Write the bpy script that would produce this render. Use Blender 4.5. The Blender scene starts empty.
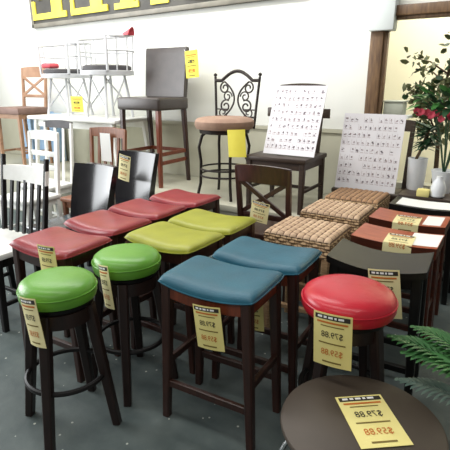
import bpy, bmesh, math, random
from mathutils import Vector, Matrix
R = math.radians
PI = math.pi
SC = bpy.context.scene
COL = SC.collection
random.seed(7)

# ------------------------------------------------------------------ camera, light, exposure
cam_d = bpy.data.cameras.new('camera')
cam_d.sensor_width = 36.0
cam_d.lens = 461.0 / 450.0 * 36.0
cam = bpy.data.objects.new('camera', cam_d)
COL.objects.link(cam)
cam.location = (0, 0, 1.369)
cam.rotation_euler = (R(90 - 17.04), 0, R(32))
SC.camera = cam

SC.view_settings.view_transform = 'Standard'
SC.view_settings.look = 'None'
SC.view_settings.gamma = 1.0
SC.view_settings.use_curve_mapping = False
SC.view_settings.exposure = 0.0

world = bpy.data.worlds.new('world')
SC.world = world
world.use_nodes = True
wb = world.node_tree.nodes['Background']
wb.inputs[0].default_value = (1.0, 0.985, 0.95, 1)
wb.inputs[1].default_value = 0.25


def area(name, loc, rot, sx, sy, power, color=(1, 1, 1)):
    d = bpy.data.lights.new(name, 'AREA')
    d.shape = 'RECTANGLE'; d.size = sx; d.size_y = sy
    d.energy = power; d.color = color
    o = bpy.data.objects.new(name, d)
    o.location = loc; o.rotation_euler = rot
    COL.objects.link(o)
    return o


# overhead strips, the big shop window on the left, a lamp added to brighten the back room
area('overhead_light', (-3.4, 2.75, 3.1), (R(20), 0, 0), 4.6, 0.4, 105, (1, 0.99, 0.96))  # unseen strip tilted at the back wall, added to brighten it
area('overhead_light', (-1.4, 0.9, 3.5), (0, 0, 0), 4.5, 0.5, 48, (1, 0.98, 0.93))
area('overhead_light', (-1.0, -1.6, 3.5), (0, 0, 0), 4.5, 0.5, 44, (1, 0.98, 0.93))
area('window_light', (-6.4, 0.3, 2.1), (0, R(-90), 0), 3.0, 3.4, 310, (0.95, 0.98, 1.0))
area('back_room_fill', (0.2, 4.7, 2.9), (R(25), 0, 0), 2.4, 1.0, 90, (1, 0.97, 0.88))


# ------------------------------------------------------------------ materials
def mat(name, color, rough=0.5, color2=None, scale=20.0, bump=0.0, bscale=60.0, metal=0.0,
        spec=0.5, coat=0.0, stretch=None, emit=0.0):
    m = bpy.data.materials.new(name)
    m.use_nodes = True
    nt = m.node_tree
    b = nt.nodes['Principled BSDF']
    b.inputs['Roughness'].default_value = rough
    b.inputs['Metallic'].default_value = metal
    b.inputs['Specular IOR Level'].default_value = spec
    b.inputs['Coat Weight'].default_value = coat
    b.inputs['Coat Roughness'].default_value = 0.15
    tc = nt.nodes.new('ShaderNodeTexCoord')
    mp = nt.nodes.new('ShaderNodeMapping')
    nt.links.new(tc.outputs['Object'], mp.inputs[0])
    if stretch: mp.inputs['Scale'].default_value = stretch
    c2 = color2 or tuple(c * 0.85 for c in color)
    n = nt.nodes.new('ShaderNodeTexNoise')
    n.inputs['Scale'].default_value = scale; n.inputs['Detail'].default_value = 4
    nt.links.new(mp.outputs[0], n.inputs['Vector'])
    r = nt.nodes.new('ShaderNodeValToRGB')
    r.color_ramp.elements[0].position = 0.3; r.color_ramp.elements[1].position = 0.7
    r.color_ramp.elements[0].color = (*c2, 1); r.color_ramp.elements[1].color = (*color, 1)
    nt.links.new(n.outputs['Fac'], r.inputs[0])
    nt.links.new(r.outputs[0], b.inputs['Base Color'])
    if bump:
        n2 = nt.nodes.new('ShaderNodeTexNoise')
        n2.inputs['Scale'].default_value = bscale; n2.inputs['Detail'].default_value = 3
        nt.links.new(tc.outputs['Object'], n2.inputs['Vector'])
        bp = nt.nodes.new('ShaderNodeBump')
        bp.inputs['Strength'].default_value = bump; bp.inputs['Distance'].default_value = 0.01
        nt.links.new(n2.outputs['Fac'], bp.inputs['Height'])
        nt.links.new(bp.outputs[0], b.inputs['Normal'])
    return m


def srgb(r, g, b):
    f = lambda c: (c / 255 / 12.92) if c / 255 <= 0.04045 else ((c / 255 + 0.055) / 1.055) ** 2.4
    return (f(r), f(g), f(b))


M = {}
M['wall'] = mat('wall_paint', srgb(243, 244, 238), 0.85, srgb(239, 240, 232), 1.5)
M['wains'] = mat('lower_wall_panel', srgb(198, 196, 176), 0.7, srgb(184, 182, 160), 2.5)
M['cream'] = mat('cream_wall_paint', srgb(246, 240, 212), 0.85, srgb(240, 234, 206), 1.5)
M['floor'] = mat('floor_concrete', srgb(92, 102, 100), 0.6, srgb(66, 78, 78), 6, 0.15, 30)
M['platform'] = mat('platform_paint', srgb(188, 186, 168), 0.7, srgb(176, 174, 156), 3)
M['espresso'] = mat('espresso_wood', srgb(64, 35, 26), 0.38, srgb(44, 24, 19), 14, 0.05, 80, stretch=(4, 4, 0.6), coat=0.2)
M['round_leg'] = mat('near_black_wood', srgb(44, 28, 24), 0.4, srgb(30, 19, 17), 14, 0.05, 80, stretch=(4, 4, 0.6))
M['walnut'] = mat('reddish_walnut_wood', srgb(132, 64, 38), 0.36, srgb(98, 46, 28), 14, 0.05, 80, stretch=(4, 4, 0.6), coat=0.2)
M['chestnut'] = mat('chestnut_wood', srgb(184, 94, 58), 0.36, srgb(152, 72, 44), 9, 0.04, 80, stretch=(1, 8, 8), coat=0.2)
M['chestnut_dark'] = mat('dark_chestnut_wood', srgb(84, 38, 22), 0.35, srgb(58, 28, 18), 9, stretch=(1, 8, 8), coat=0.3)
M['black_wood'] = mat('black_wood', srgb(26, 25, 24), 0.3, srgb(18, 17, 16), 12, spec=0.35)
M['black_satin'] = mat('black_satin_wood', srgb(26, 23, 23), 0.45, srgb(18, 16, 16), 12, spec=0.3)
M['darkbrown'] = mat('dark_brown_wood', srgb(68, 54, 44), 0.45, srgb(52, 40, 33), 12, stretch=(1, 6, 6))
M['tabletop'] = mat('table_top_finish', srgb(76, 66, 56), 0.5, srgb(64, 55, 46), 5)
M['brown'] = mat('mid_brown_wood', srgb(140, 88, 58), 0.45, srgb(112, 66, 42), 10, stretch=(6, 6, 1))
M['tan_wood'] = mat('tan_wood', srgb(176, 138, 108), 0.5, srgb(150, 112, 86), 10)
M['greybrown'] = mat('grey_brown_seat', srgb(140, 112, 100), 0.6, srgb(120, 94, 84), 10)
M['blue'] = mat('blue_leather', srgb(34, 98, 118), 0.45, srgb(27, 84, 104), 9, 0.12, 90)
M['red'] = mat('dusty_red_leather', srgb(156, 54, 60), 0.32, srgb(138, 44, 50), 9, 0.1, 90)
M['lime'] = mat('lime_leather', srgb(164, 166, 52), 0.4, srgb(148, 150, 42), 9, 0.1, 90)
M['green'] = mat('green_vinyl', srgb(106, 166, 58), 0.34, srgb(92, 152, 46), 7, 0.06, 60)
M['scarlet'] = mat('scarlet_vinyl', srgb(200, 30, 50), 0.3, srgb(182, 24, 42), 7, 0.06, 60)
M['black_leather'] = mat('black_leather', srgb(28, 27, 31), 0.17, srgb(20, 19, 23), 12, 0.01, 80, spec=0.7)
M['brown_leather'] = mat('charcoal_brown_leather', srgb(72, 64, 60), 0.34, srgb(60, 53, 50), 12, 0.05, 80)
M['iron'] = mat('wrought_iron', srgb(52, 44, 40), 0.45, srgb(38, 32, 29), 30, metal=0.3)
M['tan_fabric'] = mat('tan_suede', srgb(172, 142, 122), 0.8, srgb(150, 120, 102), 12, 0.1, 150)
M['white_metal'] = mat('white_painted_metal', srgb(214, 215, 218), 0.4, srgb(200, 202, 205), 12)
M['white_paint'] = mat('white_painted_wood', srgb(240, 240, 236), 0.5, srgb(228, 228, 222), 12)
M['grey_cushion'] = mat('dark_grey_cushion', srgb(88, 86, 88), 0.7, srgb(72, 70, 72), 12)
M['pink'] = mat('coral_red_cloth', srgb(220, 96, 104), 0.8, srgb(204, 78, 88), 14)
M['chrome'] = mat('chrome', (0.85, 0.85, 0.86), 0.15, (0.8, 0.8, 0.8), 10, metal=1.0)
M['paper'] = mat('pale_yellow_paper', srgb(240, 228, 150), 0.7, srgb(234, 220, 138), 8)
M['paper_cream'] = mat('cream_paper', srgb(240, 230, 176), 0.7, srgb(234, 222, 164), 8)
M['paper_yellow'] = mat('bright_yellow_paper', srgb(234, 222, 84), 0.7, srgb(226, 212, 70), 8)
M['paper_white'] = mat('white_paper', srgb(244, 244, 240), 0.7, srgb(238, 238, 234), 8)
M['ink'] = mat('black_ink', srgb(50, 44, 34), 0.7)
M['ink_orange'] = mat('orange_ink', srgb(206, 116, 40), 0.7)
M['ink_brown'] = mat('olive_ink', srgb(128, 108, 48), 0.7)
M['ink_grey'] = mat('grey_print', srgb(146, 136, 144), 0.7, srgb(92, 84, 92), 40)
M['ink_pale'] = mat('pale_print', srgb(196, 186, 192), 0.7, srgb(170, 150, 150), 40)
M['poster'] = mat('poster_paper', srgb(238, 236, 240), 0.6, srgb(230, 228, 232), 5)
M['sign'] = mat('sign_panel', srgb(78, 76, 70), 0.6, srgb(60, 58, 54), 6)
M['sign_frame'] = mat('sign_frame_grey', srgb(138, 134, 122), 0.5, srgb(112, 108, 98), 6)
M['sign_yellow'] = mat('sign_yellow_letters', srgb(250, 236, 90), 0.6, srgb(244, 226, 76), 6)
M['frame_wood'] = mat('brown_frame_wood', srgb(128, 98, 66), 0.5, srgb(86, 62, 42), 8, 0.1, 40, stretch=(6, 6, 1))
M['leaf'] = mat('ficus_leaf', srgb(112, 116, 76), 0.5, srgb(84, 90, 58), 8)
M['leaf2'] = mat('dark_green_leaf', srgb(46, 84, 50), 0.5, srgb(30, 60, 36), 8)
M['leaf3'] = mat('fresh_green_leaf', srgb(86, 146, 74), 0.5, srgb(64, 120, 58), 8)
M['frond'] = mat('palm_frond_green', srgb(70, 128, 66), 0.5, srgb(40, 92, 44), 8)
M['frond_grey'] = mat('grey_green_frond', srgb(128, 150, 140), 0.5, srgb(84, 110, 100), 8)
M['bark'] = mat('bark', srgb(96, 76, 56), 0.8, srgb(70, 54, 40), 14, 0.2)
M['petal'] = mat('crimson_petals', srgb(216, 84, 104), 0.7, srgb(186, 52, 74), 14)
M['terracotta'] = mat('dark_plant_pot', srgb(70, 56, 48), 0.6)
M['glaze'] = mat('white_glazed_pot', srgb(232, 234, 236), 0.35, srgb(214, 218, 222), 6)
M['blue_card'] = mat('pale_blue_card', srgb(186, 216, 240), 0.6, srgb(140, 180, 222), 5)
M['grey_box'] = mat('grey_green_box', srgb(192, 196, 180), 0.6, srgb(176, 180, 164), 6)
M['corner_white'] = mat('white_corner_board', srgb(230, 236, 234), 0.7, srgb(222, 230, 228), 3)


def wicker_mat(name, light, dark, side=False):
    m = mat(name, light, 0.65, dark, 14)
    nt = m.node_tree
    b = nt.nodes['Principled BSDF']
    tc = nt.nodes['Texture Coordinate']
    sp = nt.nodes.new('ShaderNodeSeparateXYZ'); cb = nt.nodes.new('ShaderNodeCombineXYZ')
    nt.links.new(tc.outputs['Object'], sp.inputs[0])
    br = nt.nodes.new('ShaderNodeTexBrick')
    br.inputs['Scale'].default_value = 1.0
    if side:
        ad = nt.nodes.new('ShaderNodeMath'); ad.operation = 'ADD'
        nt.links.new(sp.outputs[0], ad.inputs[0]); nt.links.new(sp.outputs[1], ad.inputs[1])
        nt.links.new(ad.outputs[0], cb.inputs[0]); nt.links.new(sp.outputs[2], cb.inputs[1])
        br.inputs['Brick Width'].default_value = 0.032; br.inputs['Row Height'].default_value = 0.017
        br.inputs['Mortar Size'].default_value = 0.0026
    else:
        nt.links.new(sp.outputs[1], cb.inputs[0]); nt.links.new(sp.outputs[0], cb.inputs[1])
        br.inputs['Brick Width'].default_value = 0.05; br.inputs['Row Height'].default_value = 0.0368
        br.inputs['Mortar Size'].default_value = 0.0035
    br.inputs['Mortar Smooth'].default_value = 0.4
    br.inputs['Color1'].default_value = (*light, 1)
    br.inputs['Color2'].default_value = (*[(a * 0.6 + c * 0.4) for a, c in zip(light, dark)], 1)
    br.inputs['Mortar'].default_value = (*[c * 0.55 for c in dark], 1)
    nt.links.new(cb.outputs[0], br.inputs['Vector'])
    nt.links.new(br.outputs['Color'], b.inputs['Base Color'])
    return m


M['wicker'] = wicker_mat('wicker_weave', srgb(206, 176, 144), srgb(150, 116, 90))
M['wicker_dark'] = wicker_mat('brown_wicker_weave', srgb(166, 128, 90), srgb(120, 88, 62))
M['wicker_side'] = wicker_mat('wicker_weave_side', srgb(200, 168, 126), srgb(140, 104, 74), True)
M['wicker_plain'] = mat('wicker_wrap', srgb(196, 164, 124), 0.65, srgb(146, 112, 80), 60, 0.3, 120, stretch=(0.4, 0.4, 4))

# speckled floor: bright chips scattered in the concrete
nt = M['floor'].node_tree
b = nt.nodes['Principled BSDF']
vo = nt.nodes.new('ShaderNodeTexVoronoi'); vo.inputs['Scale'].default_value = 14
nt.links.new(nt.nodes['Texture Coordinate'].outputs['Object'], vo.inputs['Vector'])
lt = nt.nodes.new('ShaderNodeMath'); lt.operation = 'LESS_THAN'; lt.inputs[1].default_value = 0.075
nt.links.new(vo.outputs['Distance'], lt.inputs[0])
mx = nt.nodes.new('ShaderNodeMix'); mx.data_type = 'RGBA'
old = b.inputs['Base Color'].links[0].from_socket
nt.links.new(lt.outputs[0], mx.inputs[0]); nt.links.new(old, mx.inputs[6])
mx.inputs[7].default_value = (*srgb(176, 180, 172), 1)
nt.links.new(mx.outputs[2], b.inputs['Base Color'])


# ------------------------------------------------------------------ mesh helpers
class MB:
    def __init__(self):
        self.v = []; self.f = []; self.mi = []; self.cur = 0

    def add(self, verts, faces):
        k = len(self.v)
        self.v += [tuple(p) for p in verts]
        self.f += [tuple(i + k for i in q) for q in faces]
        self.mi += [self.cur] * len(faces)
        return self

    def box(self, c, s, rot=None, bev=0.0, seg=2):
        bm = bmesh.new()
        bmesh.ops.create_cube(bm, size=1.0)
        for q in bm.verts: q.co = Vector((q.co.x * s[0], q.co.y * s[1], q.co.z * s[2]))
        if bev:
            bmesh.ops.bevel(bm, geom=bm.edges[:], offset=bev, segments=seg, affect='EDGES', profile=0.5)
        if rot is not None: bmesh.ops.transform(bm, matrix=rot, verts=bm.verts)
        bm.verts.index_update()
        self.add([q.co + Vector(c) for q in bm.verts], [[q.index for q in fc.verts] for fc in bm.faces])
        bm.free()
        return self

    def beam(self, p0, p1, w0, d0, w1=None, d1=None):
        """tapered square bar from p0 to p1; w along x-ish, d along the other axis"""
        w1 = w0 if w1 is None else w1; d1 = d0 if d1 is None else d1
        p0 = Vector(p0); p1 = Vector(p1); ax = (p1 - p0).normalized()
        if abs(ax.z) > 0.6:
            X = Vector((1, 0, 0)); X = (X - ax * X.dot(ax)).normalized(); Y = ax.cross(X)
        else:
            Y = Vector((0, 0, 1)); Y = (Y - ax * Y.dot(ax)).normalized(); X = Y.cross(ax)
        vs = []
        for p, w, d in ((p0, w0, d0), (p1, w1, d1)):
            cw = min(w, d) * 0.14
            for (i, j, a, c) in ((-1, -1, 1, 0), (-1, -1, 0, 1), (-1, 1, 0, -1), (-1, 1, 1, 0), (1, 1, -1, 0), (1, 1, 0, -1), (1, -1, 0, 1), (1, -1, -1, 0)):
                vs.append(p + X * (i * w / 2 + a * cw) + Y * (j * d / 2 + c * cw))
        n = 8
        fs = [tuple(range(n))[::-1], tuple(range(n, 2 * n))]
        fs += [(k, (k + 1) % n, n + (k + 1) % n, n + k) for k in range(n)]
        return self.add(vs, fs)

    def tube(self, pts, r, n=8, closed=False):
        pts = [Vector(p) for p in pts]; m = len(pts)
        rr = r if isinstance(r, (list, tuple)) else [r] * m
        vs = []; prev = None
        for i, p in enumerate(pts):
            if closed: t = pts[(i + 1) % m] - pts[i - 1]
            else: t = pts[min(i + 1, m - 1)] - pts[max(i - 1, 0)]
            t.normalize()
            if prev is None:
                a = Vector((0, 0, 1)) if abs(t.z) < 0.9 else Vector((1, 0, 0))
                x = t.cross(a).normalized()
            else:
                x = (prev - t * prev.dot(t)).normalized()
            prev = x; y = t.cross(x)
            for k in range(n):
                q = 2 * PI * k / n
                vs.append(p + (x * math.cos(q) + y * math.sin(q)) * rr[i])
        fs = []
        for i in range(m if closed else m - 1):
            j = (i + 1) % m
            for k in range(n):
                fs.append((i * n + k, i * n + (k + 1) % n, j * n + (k + 1) % n, j * n + k))
        if not closed:
            fs.append(tuple(range(n))[::-1]); fs.append(tuple((m - 1) * n + k for k in range(n)))
        return self.add(vs, fs)

    def lathe(self, prof, n=40, c=(0, 0, 0)):
        vs = []; fs = []
        for (r, z) in prof:
            for k in range(n):
                q = 2 * PI * k / n
                vs.append((c[0] + r * math.cos(q), c[1] + r * math.sin(q), c[2] + z))
        for i in range(len(prof) - 1):
            for k in range(n):
                fs.append((i * n + k, i * n + (k + 1) % n, (i + 1) * n + (k + 1) % n, (i + 1) * n + k))
        fs.append(tuple(range(n))[::-1]); fs.append(tuple((len(prof) - 1) * n + k for k in range(n)))
        return self.add(vs, fs)

    def grid(self, fn, nu, nv, closed_u=False):
        vs = [fn(i / nu, j / nv) for i in range(nu + 1) for j in range(nv + 1)]
        fs = [(i * (nv + 1) + j, (i + 1) * (nv + 1) + j, (i + 1) * (nv + 1) + j + 1, i * (nv + 1) + j + 1)
              for i in range(nu) for j in range(nv)]
        return self.add(vs, fs)

    def build(self, name, m, parent=None, smooth=True, loc=None):
        me = bpy.data.meshes.new(name)
        me.from_pydata(self.v, [], self.f)
        ms = m if isinstance(m, (list, tuple)) else [m]
        for q in ms: me.materials.append(q)
        if len(ms) > 1: me.polygons.foreach_set('material_index', self.mi)
        bm = bmesh.new(); bm.from_mesh(me)
        bmesh.ops.recalc_face_normals(bm, faces=bm.faces)
        bm.to_mesh(me); bm.free()
        if smooth:
            me.polygons.foreach_set('use_smooth', [True] * len(me.polygons))
            me.set_sharp_from_angle(angle=R(38))
        o = bpy.data.objects.new(name, me)
        COL.objects.link(o)
        if parent: o.parent = parent
        if loc: o.location = loc
        return o


def tagp(o, label=None, cat=None, group=None, kind=None):
    if label: o['label'] = label
    if cat: o['category'] = cat
    if group: o['group'] = group
    if kind: o['kind'] = kind
    return o


def thing(name, label, cat, loc=(0, 0, 0), rz=0.0, group=None):
    o = bpy.data.objects.new(name, None)
    o.empty_display_size = 0.05
    COL.objects.link(o)
    o.location = loc; o.rotation_euler = (0, 0, rz)
    return tagp(o, label, cat, group)


def copy_tree(o, parent=None):
    c = o.copy(); COL.objects.link(c); c.parent = parent
    for ch in list(o.children): copy_tree(ch, c)
    return c


def struct(name, mb, m, smooth=False):
    return tagp(mb.build(name, m, None, smooth), kind='structure')


def text_mesh(body, size):
    cu = bpy.data.curves.new('txt', 'FONT')
    cu.body = body; cu.size = size; cu.align_x = 'CENTER'; cu.align_y = 'CENTER'
    o = bpy.data.objects.new('txt', cu)
    COL.objects.link(o)
    bpy.context.view_layer.update()
    dg = bpy.context.evaluated_depsgraph_get()
    me = bpy.data.meshes.new_from_object(o.evaluated_get(dg))
    vs = [tuple(v.co) for v in me.vertices]; fs = [tuple(p.vertices) for p in me.polygons]
    bpy.data.objects.remove(o); bpy.data.curves.remove(cu); bpy.data.meshes.remove(me)
    return vs, fs


# ------------------------------------------------------------------ the setting
WT = 3.87      # front face of the back wall
OL, OT = -1.02, 1.88     # opening in the wall: left edge, top
mb = MB(); mb.box((-1.0, 2.2, -0.05), (13, 10, 0.1)); struct('floor', mb, M['floor'])
mb = MB()
mb.box((-4.51, WT + 0.06, 2.05), (6.98, 0.12, 2.1)); struct('wall_back', mb, M['wall'])
mb = MB(); mb.box((-4.51, WT + 0.055, 0.5), (6.98, 0.13, 1.0)); mb.box((-4.51, WT + 0.05, 0.985), (6.98, 0.15, 0.03))
struct('wall_lower_panel', mb, M['wains'])
mb = MB(); mb.box((0.5, WT + 0.06, 2.5), (3.04, 0.12, 1.2)); struct('wall_above_opening', mb, M['wall'])
mb = MB(); mb.box((0.5, WT + 0.06, 0.3), (3.04, 0.12, 0.6)); struct('wall_below_opening', mb, M['wains'])
mb = MB(); mb.box((0.3, 5.6, 1.5), (5.0, 0.1, 3.2)); struct('wall_back_room', mb, M['cream'])
mb = MB(); mb.box((-5.2, WT - 0.01, 0.06), (5.6, 0.02, 0.12)); struct('baseboard_back', mb, M['wains'])
mb = MB(); mb.box((OL - 0.0, WT - 0.02, 1.03), (0.1, 0.08, 1.62), bev=0.012); mb.box((OL + 0.062, WT - 0.005, 1.03), (0.03, 0.06, 1.62), bev=0.006)
struct('trim_opening_post', mb, M['frame_wood'], True)
mb = MB(); mb.box((0.38, WT - 0.02, 1.885), (2.66, 0.08, 0.075), bev=0.012); mb.box((0.38, WT - 0.005, 1.84), (2.66, 0.06, 0.03), bev=0.006)
struct('trim_opening_beam', mb, M['frame_wood'], True)
mb = MB(); mb.box((OL + 0.03, WT - 0.035, 1.88), (0.19, 0.12, 0.26), bev=0.01); struct('trim_corner_block', mb, M['corner_white'], True)

# low display platform along the wall
mb = MB()
mb.box((-3.70, 3.415, 0.425), (5.0, 0.83, 0.05), bev=0.006)
mb.box((-3.70, 3.42, 0.2), (4.94, 0.78, 0.4))
tagp(mb.build('display_platform', M['platform']), 'low greige display platform along the back wall under the tall stools', 'platform')
PZ = 0.45

# SALE banner seen reversed
sg = thing('wall_sign', 'dark banner sign with yellow block letters high on the white wall', 'sign', (-5.1, WT, 2.0))
sg.rotation_euler = (0, R(-0.9), 0)
L = 3.5; Hs = 0.85
mb = MB(); mb.box((L / 2, -0.015, Hs / 2), (L, 0.03, Hs)); mb.build('sign_panel', M['sign'], sg, False)
mb = MB()
for (c, s) in (((L / 2, -0.025, 0.022), (L, 0.05, 0.044)), ((L / 2, -0.025, Hs - 0.022), (L, 0.05, 0.044)), ((0.02, -0.025, Hs / 2), (0.04, 0.05, Hs)), ((L - 0.02, -0.025, Hs / 2), (0.04, 0.05, Hs))):
    mb.box(c, s, bev=0.006)
mb.build('sign_frame', M['sign_frame'], sg)


def prism(mb, poly, y0, y1):
    n = len(poly)
    vs = [(x, y0, z) for x, z in poly] + [(x, y1, z) for x, z in poly]
    fs = [tuple(range(n)), tuple(range(2 * n - 1, n - 1, -1))] + [(k, (k + 1) % n, n + (k + 1) % n, n + k) for k in range(n)]
    mb.add(vs, fs)


RC = [0]


def rect(mb, x0, x1, z0, z1, y0=None, y1=-0.03):
    RC[0] = (RC[0] + 1) % 9
    y0 = -0.045 - 0.0006 * RC[0]
    prism(mb, [(x0, z0), (x1, z0), (x1, z1), (x0, z1)], y0, -0.02)


Z0 = 0.082; ZH = 0.62
# reversed E : spine on the right, arms to the left with serif ticks
mb = MB(); x0 = 0.04
rect(mb, x0, x0 + 0.58, Z0, Z0 + 0.062); rect(mb, x0 + 0.34, x0 + 0.51, Z0, Z0 + ZH); rect(mb, x0, x0 + 0.58, Z0 + ZH - 0.085, Z0 + ZH)
rect(mb, x0, x0 + 0.05, Z0, Z0 + 0.2); rect(mb, x0, x0 + 0.05, Z0 + ZH - 0.2, Z0 + ZH); rect(mb, x0 + 0.14, x0 + 0.4, Z0 + 0.27, Z0 + 0.35); rect(mb, x0 + 0.12, x0 + 0.17, Z0 + 0.21, Z0 + 0.41)
mb.build('letter_e', M['sign_yellow'], sg, False)
mb = MB(); x0 = 0.70
rect(mb, x0, x0 + 0.56, Z0, Z0 + 0.062); rect(mb, x0 + 0.31, x0 + 0.48, Z0, Z0 + ZH); rect(mb, x0 + 0.22, x0 + 0.57, Z0 + ZH - 0.07, Z0 + ZH); rect(mb, x0, x0 + 0.05, Z0, Z0 + 0.24)
mb.build('letter_l', M['sign_yellow'], sg, False)
mb = MB(); x0 = 1.36
prism(mb, [(x0 + 0.06, Z0), (x0 + 0.25, Z0), (x0 + 0.44, Z0 + ZH), (x0 + 0.3, Z0 + ZH)], -0.0432, -0.02)
prism(mb, [(x0 + 0.56, Z0), (x0 + 0.64, Z0), (x0 + 0.42, Z0 + ZH), (x0 + 0.34, Z0 + ZH)], -0.0441, -0.02)
rect(mb, x0, x0 + 0.33, Z0, Z0 + 0.055); rect(mb, x0 + 0.49, x0 + 0.71, Z0, Z0 + 0.055); rect(mb, x0 + 0.2, x0 + 0.5, Z0 + 0.2, Z0 + 0.26)
mb.build('letter_a', M['sign_yellow'], sg, False)
mb = MB(); x0 = 2.22; pts = []
for k in range(25):
    q = -2.6 + k / 24 * 4.17 if k < 13 else 0
    pts.append(0)
ps = [(0.02, 0.16), (0.05, 0.05), (0.2, 0.03), (0.38, 0.06), (0.44, 0.17), (0.36, 0.27), (0.22, 0.32), (0.1, 0.38), (0.05, 0.47), (0.12, 0.57), (0.27, 0.6), (0.4, 0.56), (0.43, 0.46)]
mb.tube([(x0 + 0.46 - a, -0.036, Z0 + c) for a, c in ps], 0.045, 6)
mb.build('letter_s', M['sign_yellow'], sg, False)


# ------------------------------------------------------------------ saddle stools
def cushion_mesh(hw, hd, z0, T, rise, bulge=0.0):
    mb = MB()
    def P(i, j):
        a = math.sin(PI / 2 * (2 * i - 1)); b_ = math.sin(PI / 2 * (2 * j - 1))
        x = hw * a * (1 - 0.035 * abs(b_) ** 5); y = hd * b_ * (1 - 0.05 * abs(a) ** 5)
        zs = z0 + rise * a * a
        h = T * max(0.0, (1 - abs(a) ** 7) * (1 - abs(b_) ** 7)) ** 0.33
        h += bulge * (1 - a * a) * (1 - b_ * b_)
        return x, y, zs, h
    mb.grid(lambda i, j: (lambda q: (q[0], q[1], q[2] + q[3]))(P(i, j)), 28, 24)
    mb.grid(lambda i, j: (lambda q: (q[0], q[1], q[2] - 0.002))(P(i, j)), 28, 24)
    return mb


def piping(mb, hw, hd, z0, rise, r):
    pts = []
    n = 16
    def e(a, b_): return (hw * a * (1 - 0.035 * abs(b_) ** 5), hd * b_ * (1 - 0.05 * abs(a) ** 5), z0 + rise * a * a)
    for k in range(n): pts.append(e(-1 + 2 * k / n, -1))
    for k in range(n): pts.append(e(1, -1 + 2 * k / n))
    for k in range(n): pts.append(e(1 - 2 * k / n, 1))
    for k in range(n): pts.append(e(-1, 1 - 2 * k / n))
    mb.tube(pts, r, 6, True)


def stool_frame(root, hw, hd, zt, rise, wood, legw=0.042, front_apron=None, apron=0.05, fs=0.17, ss=0.27):
    lx, ly = hw - 0.03, hd - 0.026
    for sx in (-1, 1):
        for sy in (-1, 1):
            mb = MB(); mb.beam((sx * lx * 0.97, sy * ly * 0.97, zt + rise * 0.7), (sx * (lx + 0.022), sy * (ly + 0.002), 0), legw, legw, legw * 0.74, legw * 0.74)
            mb.build('leg', wood, root)
    for sy in (-1, 1):
        mb = MB()
        def P(i, j, off):
            a = -1 + 2 * i
            x = a * (lx - legw * 0.4)
            return (x, sy * (ly) + off, zt - 0.002 + rise * (x / hw) ** 2 - apron * j)
        mb.grid(lambda i, j: P(i, j, -0.011), 14, 1); mb.grid(lambda i, j: P(i, j, 0.011), 14, 1)
        mb.grid(lambda i, j: P(i, 1, -0.011 + 0.022 * j), 14, 1); mb.grid(lambda i, j: P(i, 0, -0.011 + 0.022 * j), 14, 1)
        mb.build('apron', front_apron or wood, root)
    for sx in (-1, 1):
        mb = MB(); mb.box((sx * lx, 0, zt + rise * 0.8 - apron / 2 - 0.004), (0.022, 2 * ly - legw * 0.8, apron), bev=0.003)
        mb.build('apron', front_apron or wood, root)
    def lp(z, l): return l * 0.97 + (l * 0.03 + (0.022 if l == lx else 0.002)) * (1 - z / zt)
    for sy in (-1, 1):
        y = sy * lp(fs, ly); x = lp(fs, lx)
        mb = MB(); mb.beam((-x, y, fs), (x, y, fs), 0.02, 0.032); mb.build('stretcher', wood, root)
    for sx in (-1, 1):
        x = sx * lp(ss, lx); y = lp(ss, ly)
        mb = MB(); mb.beam((x, -y, ss), (x, y, ss), 0.02, 0.032); mb.build('stretcher', wood, root)


SG = 'cushioned saddle stools in the display rows'


def saddle_stool(label, col, wood, front_apron, loc, rz=0.0):
    root = thing('saddle_stool', label, 'stool', loc, rz, SG)
    hw, hd = 0.209, 0.152
    st = cushion_mesh(hw, hd, 0.609, 0.037, 0.024, 0.006).build('seat_cushion', col, root)
    mb = MB(); piping(mb, hw + 0.001, hd + 0.001, 0.611, 0.024, 0.003); mb.build('piping', col, st)
    mb = MB(); mb.grid(lambda i, j: (0.196 * (2 * i - 1), 0.138 * (2 * j - 1), 0.609 + 0.024 * (2 * i - 1) ** 2 * 0.88 - 0.004), 14, 2); mb.build('seat_board', wood, root)
    stool_frame(root, hw, hd, 0.607, 0.024, wood, front_apron=front_apron)
    return root


blue = saddle_stool('blue saddle stool nearest the front, showing its reddish wood front rail', M['blue'], M['espresso'], M['walnut'], (-0.900, 1.418, 0), R(2.5))
red = saddle_stool('dusty red saddle stool at the front of the red row, behind the nearest green stool', M['red'], M['espresso'], None, (-1.79, 1.37, 0), R(2))
red.scale = (0.94, 1, 1)
lime = saddle_stool('lime saddle stool directly behind the farther green round stool', M['lime'], M['espresso'], None, (-1.375, 1.725, 0), R(-2))


def more(src, loc, label, rz=0.0):
    c = copy_tree(src)
    c.location = loc; c.rotation_euler = (0, 0, rz); c['label'] = label
    return c


more(blue, (-0.868, 1.750, 0), 'second blue saddle stool, between the front blue one and the wicker stools', R(2))
more(red, (-1.84, 1.725, 0), 'second dusty red saddle stool from the front, just behind the tagged one', R(-2))
more(red, (-1.845, 2.06, 0), 'third dusty red saddle stool from the front, beside the black leather chairs', R(1))
more(red, (-1.82, 2.41, 0), 'rearmost dusty red saddle stool, below the tall charcoal leather barstool', R(-1))
more(lime, (-1.365, 2.05, 0), 'farther lime saddle stool, in front of the black cross-back chair', R(1))

# ------------------------------------------------------------------ round stools
RG = 'round swivel stools with foot rings'


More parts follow.
